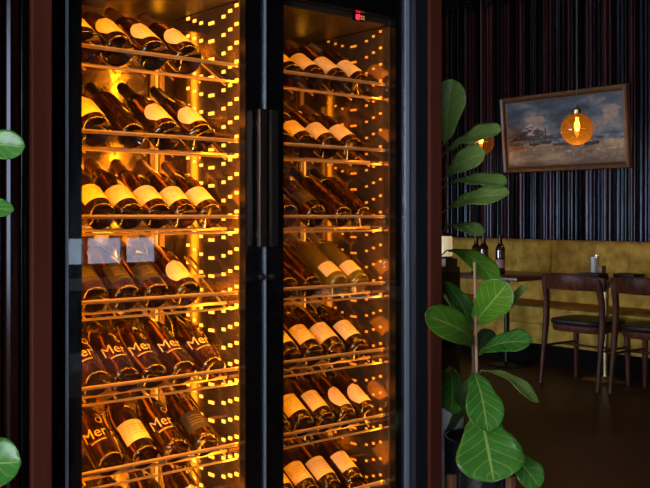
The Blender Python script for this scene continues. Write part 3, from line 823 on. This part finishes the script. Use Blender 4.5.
# standing bottles on the left table
def standing(loc, st, label, lab):
    kind, body, _, cap, _e = STY[st]
    o = empty('wine_bottle', loc); link('body', body, o); link('capsule', caps['bordeaux', 'foil_black'], o)
    if lab: 
        q = link('label', lab, o); q.rotation_euler.z = R(-45)
    tag(o, label, 'wine bottle', 'upright bottles on the table')
pink = label_mat('pink label paper', (.5, .28, .25), (.3, .12, .1))
lab = label_mesh('bordeaux', 'rect', .05, .115, R(75), pink)
standing((5.75, 4.61, TZ+.001), 'plain', 'upright dark wine bottle with pink label, rightmost on left table', lab)
standing((5.75, 4.78, TZ+.001), 'plain', 'upright dark wine bottle with pink label, middle of the table bottles', lab)
standing((5.58, 4.715, TZ+.001), 'plain', 'upright dark bottle without label, leftmost on left table behind fig leaf', None)

# ------------------------------------------------------------------ sideboard and lantern behind the figs
sb = empty('sideboard', (3.56, 3.54, 0)); tag(sb, 'open orange-brown oak sideboard behind the fig beside the post', 'sideboard')
mb = MB()
x0, x1, y0, y1 = -.25, .245, -.21, .21
MB().box(x0, y0, .89, x1, y1, .92, .003).build('top', MT['sidewood'], sb)
for s in (x0, x1-.022): MB().box(s, y0, 0, s+.022, y1, .89).build('side_panel', MT['sidewood'], sb)
MB().box(x0+.022, y1-.015, .05, x1-.022, y1, .89).build('back_panel', MT['kick'], sb)
for z in (.06, .48): MB().box(x0+.022, y0+.01, z, x1-.022, y1-.015, z+.02).build('shelf', MT['kick'], sb)
o = MB().box(-.05, -.05, 0, .05, .05, .045, .004).build('wooden_tray', MT['sidewood']); o.location = (3.745, 3.39, .921)
tag(o, 'small wooden tray under the glowing ribbed lantern', 'tray')
ln = empty('lantern', (3.745, 3.39, .967)); tag(ln, 'small ribbed cream lantern glowing beside the post', 'lantern')
mb = MB(); bm = mb.bm; N = 48; rr = []
for z, s in ((0, .9), (.004, 1), (.105, 1), (.112, .9)):
    rr.append([bm.verts.new((.04*s*(1+.05*(k % 4 < 2))*math.cos(2*math.pi*k/N), .04*s*(1+.05*(k % 4 < 2))*math.sin(2*math.pi*k/N), z+.01)) for k in range(N)])
for p_, q_ in zip(rr, rr[1:]):
    for k in range(N): bm.faces.new((p_[k], p_[(k+1) % N], q_[(k+1) % N], q_[k]))
bm.faces.new(rr[0][::-1]); bm.faces.new(rr[-1])
mb.build('glass_body', MT['lantern'], ln)
MB().lathe([(0, 0), (.043, 0), (.043, .01), (0, .01)], 32).build('base', MT['black'], ln)
MB().lathe([(0, .122), (.042, .122), (.040, .134), (.012, .142), (0, .142)], 32).build('cap', MT['black'], ln)

# ------------------------------------------------------------------ pendants
def pendant(c, r, label, watt):
    o = empty('pendant_lamp', c); tag(o, label, 'pendant lamp', 'amber globe pendants')
    prof = [(r*math.sin(a), -r*math.cos(a)) for a in [math.pi*i/24 for i in range(0, 23)]]
    prof[0] = (0, -r)
    MB().lathe(prof, 40).build('globe', MT['amberglass'], o)
    zt = prof[-1][1]
    MB().lathe([(0, zt-.03), (.02, zt-.03), (.03, zt-.004), (.03, zt+.028), (.012, zt+.04), (.008, zt+.06), (0, zt+.06)], 24).build('socket', MT['brass'], o)
    MB().tube([(0, 0, zt+.055), (0, 0, H-.045-c[2])], .0035, 6).build('cable', MT['cable'], o)
    MB().lathe([(0, -.015), (.012, -.012), (.020, .01), (.018, .035), (.010, .06), (.009, zt-.028), (0, zt-.028)], 20).build('bulb', MT['bulb'], o)
    MB().lathe([(0, H-.04-c[2]), (.05, H-.04-c[2]), (.05, H-.06-c[2]), (0, H-.062-c[2])], 24).build('ceiling_rose', MT['black'], o)
    l = bpy.data.lights.new('pendant glow', 'POINT'); l.energy = watt; l.color = (1, .66, .36); l.shadow_soft_size = .03
    q = bpy.data.objects.new('pendant_light', l); COL.objects.link(q); q.location = Vector(c)+Vector((0, 0, -.06))
c = at(577, 129, 6.6); pendant(c, .117, 'amber glass globe pendant hanging before the painting', 4.5)
c = at(481, 142, 8.0); pendant(c, .117, 'amber glass globe pendant half hidden behind the fig leaves', .8)

# ------------------------------------------------------------------ painting
PW, PH = 1.30, .69
pt = empty('painting', (XR-.08, 4.64, 1.937), (0, R(-5), 0))
tag(pt, 'brown framed seascape painting of beached boats on the batten wall', 'painting')
# local frame: y along the wall (+y is the picture's left), z up, -x towards the room
mb = MB()
def bar(y0, z0, y1, z1, wa, xa, xb):
    pass
def frame_mesh(hw, hh, w, x0, x1):
    bm = bmesh.new(); L_ = []
    for (yy, zz, x) in ((hw, hh, x0), (hw-w*.15, hh-w*.15, x1), (hw-w*.55, hh-w*.55, x1+.006), (hw-w*.8, hh-w*.8, x1+.001), (hw-w, hh-w, x0-.006)):
        L_.append([bm.verts.new((x, sy*yy, sz*zz)) for sy, sz in ((1, 1), (-1, 1), (-1, -1), (1, -1))])
    L_.append([bm.verts.new((x0, sy*(hw-w), sz*(hh-w))) for sy, sz in ((1, 1), (-1, 1), (-1, -1), (1, -1))])
    for i in range(len(L_)):
        a, b = L_[i], L_[(i+1) % len(L_)]
        for k in range(4): bm.faces.new((a[k], a[(k+1) % 4], b[(k+1) % 4], b[k]))
    bmesh.ops.recalc_face_normals(bm, faces=bm.faces)
    me = bpy.data.meshes.new('frame'); bm.to_mesh(me); bm.free(); return me
me = frame_mesh(PW/2, PH/2, .05, 0, -.03); me.materials.append(MT['frame']); link('frame', me, pt)
me = frame_mesh(PW/2-.048, PH/2-.048, .013, -.001, -.010); me.materials.append(MT['framegold']); link('gilt_fillet', me, pt)
CW, CH = PW-.10, PH-.10; NX, NZ = 170, 84
bm = bmesh.new(); lay = bm.loops.layers.color.new('paint')
def paint(u, v):
    "u 0..1 left to right, v 0..1 bottom to top: a plain seascape"
    n1 = noise.fractal(Vector((u*5, v*7, 1.3)), .9, 2.1, 5); n2 = noise.fractal(Vector((u*16, v*22, 4.1)), .8, 2.2, 4)
    mix = lambda a, b, k: tuple(p+(q-p)*max(0, min(1, k)) for p, q in zip(a, b))
    hz = .40+.02*(u-.4)
    if v > hz:
        t = (v-hz)/(1-hz)
        c = mix((.21, .22, .235), (.12, .15, .185), t*1.1)
        cl = n1*1.0+.15*math.sin(u*9)-.05
        c = mix(c, (.30, .262, .235), (cl-.05)*2.2*(1-abs(t-.5)*1.2))
        c = mix(c, (.09, .10, .125), (-cl-.12)*1.8)
        # far mountain
        mt = hz+.23*max(0, 1-abs((u-.22)/.19))**.8*(1+.35*n2)+ .05*max(0, 1-abs((u-.45)/.2))
        if v < mt: c = mix((.085, .09, .115), (.34, .32, .32), (n2*2.4+.1)*(v-hz)*9)
    elif v > hz-.07:
        c = mix((.14, .17, .20), (.26, .27, .28), n2*1.5+.3)
    else:
        c = mix((.33, .275, .21), (.20, .16, .125), .45+n1*.9+n2*.5)
        c = mix(c, (.42, .34, .27), (n2-.15)*2*(1-abs(v-.28)*4))
        c = mix(c, (.15, .11, .085), (.1-v)*6)
    for (bx, bz, w, h_, tint) in ((.25, .335, .045, .028, (.035, .03, .035)), (.355, .355, .05, .03, (.07, .035, .025)), (.50, .31, .09, .02, (.09, .045, .03)), (.72, .30, .075, .03, (.03, .03, .035)), (.80, .375, .035, .02, (.12, .05, .035))):
        du = (u-bx)/w; dv = (v-bz)/h_
        if du*du < 1 and -1+.5*du*du < dv < .6+.4*abs(du)**3: c = mix(c, tint, .9)
    for mx_, z0, z1 in ((.35, .36, .56), (.335, .36, .47), (.245, .34, .42)):
        if abs(u-mx_) < .004 and z0 < v < z1: c = mix(c, (.08, .055, .05), .8)
    return c
vs = [[bm.verts.new((-.006, CW/2-CW*i/NX, -CH/2+CH*j/NZ)) for i in range(NX+1)] for j in range(NZ+1)]
for j in range(NZ):
    for i in range(NX):
        f = bm.faces.new((vs[j][i], vs[j+1][i], vs[j+1][i+1], vs[j][i+1]))
        for lp in f.loops:
            co = lp.vert.co; k = paint((CW/2-co.y)/CW, (co.z+CH/2)/CH); lp[lay] = (*[min(.8, 2.1*q) for q in k], 1)
bmesh.ops.recalc_face_normals(bm, faces=bm.faces)
me = bpy.data.meshes.new('canvas'); bm.to_mesh(me); bm.free(); me.materials.append(MT['canvas'])
o = link('canvas', me, pt); o.modifiers.new('board', 'SOLIDIFY').thickness = .004

# ------------------------------------------------------------------ furniture behind the camera that the glass mirrors
bn = empty('bench', (2.35, -.15, 0)); tag(bn, 'grey upholstered bench mirrored in the lower left door glass', 'bench')
MB().box(-.55, -.28, .32, .55, .28, .46, .04).build('seat', MT['bench'], bn)
for sx in (-1, 1):
    for sy in (-1, 1): MB().box(sx*.48-.025, sy*.22-.025, 0, sx*.48+.025, sy*.22+.025, .33).build('leg', MT['chair'], bn)
gt = empty('dining_table', (4.25, -.15, 0)); tag(gt, 'linen covered table with wine glasses mirrored in the right door glass', 'table')
MB().box(-.35, -.35, .67, .35, .35, .70, .006).build('table_top', MT['white'], gt)
MB().lathe([(0, 0), (.17, 0), (.17, .012), (.025, .03), (.025, .669), (0, .669)], 28).build('column', MT['brass'], gt)
for i, (dx, dy) in enumerate(((-.1, .12), (.04, .17))):
    w = empty('wine_glass', (4.2+dx, -.13+dy, .701))
    MB().lathe([(0, 0), (.034, 0), (.034, .003), (.006, .008), (.004, .085), (.02, .10), (.036, .13), (.038, .16), (.032, .205), (.031, .205), (.036, .16), (.034, .132), (.018, .104), (0, .098)], 28).build('bowl', MT['wineglass'], w)
    tag(w, 'clear wine glass mirrored in the right door, ' + ('left of the pair' if i else 'right of the pair'), 'wine glass', 'wine glasses on the linen table')
lt = empty('dining_table', (4.0, -3.0, 0)); tag(lt, 'linen topped long table mirrored below the small bright window', 'table')
MB().box(-.9, -.4, .6, .9, .4, .64, .006).build('table_top', MT['white'], lt)
for sx in (-1, 1): MB().box(sx*.75-.04, -.3, 0, sx*.75+.04, .3, .6).build('leg', MT['black'], lt)

# ------------------------------------------------------------------ light
def area(name, loc, rot, sx, sy, watt, col, spread=180):
    l = bpy.data.lights.new(name, 'AREA'); l.shape = 'RECTANGLE'; l.size = sx; l.size_y = sy; l.energy = watt; l.color = col; l.spread = R(spread)
    o = bpy.data.objects.new(name, l); COL.objects.link(o); o.location = loc; o.rotation_euler = rot
    return o
# daylight entering the big side window (area lamp fills the opening, shining into the room)
area('window_daylight', (XL+.02, -.9, 1.6), (0, R(-90), 0), 1.7, 4.4, 250, (.88, .94, 1))
area('window_daylight', (XL+.02, 6.4, 1.15), (0, R(-90), 0), 1.0, 5.0, 250, (.76, .87, 1))
# amber led strips: uprights at the front corners of each bay, a rear corner strip; added unseen fill lamps at each shelf front light the labels
AMB = (1, .335, .008)
for bi, (b0, b1) in enumerate(bays):
    k = (1.6, .7)[bi]
    area('led_and_fill_light', (b1-.015, YI+.022, 1.0), (R(90), 0, R(30)), .012, 1.6, 3.2*k, AMB)
    area('led_and_fill_light', (b0+.015, YI+.022, 1.0), (R(90), 0, R(-30)), .012, 1.6, 2.2*k, AMB)
    area('led_and_fill_light', (b1-.067, YK-.014, 1.0), (R(-90), 0, 0), .02, 1.6, 0.6*k, AMB)
    for z in [1.83+.055]+RAIL_Z[:-1]:
        area('led_and_fill_light', ((b0+b1)/2, YI+.003, min(z-.058, 1.828)), (R(24), 0, 0), b1-b0-.05, .008, 1.0*k, AMB)
w = bpy.data.worlds.new('sky'); sc.world = w; w.use_nodes = True
bg = w.node_tree.nodes['Background']; bg.inputs[0].default_value = (.75, .85, 1, 1); bg.inputs[1].default_value = 4.0

# ------------------------------------------------------------------ camera
cd = bpy.data.cameras.new('camera'); cd.lens = 50; cd.sensor_width = 36; cd.shift_y = -.0431; cd.clip_start = .05
co = bpy.data.objects.new('camera', cd); COL.objects.link(co); co.location = CAM; co.rotation_euler = (R(90), 0, YAW)
sc.camera = co
vs_ = sc.view_settings; vs_.view_transform = 'Standard'; vs_.look = 'None'; vs_.gamma = 1; vs_.use_curve_mapping = False; vs_.exposure = 0
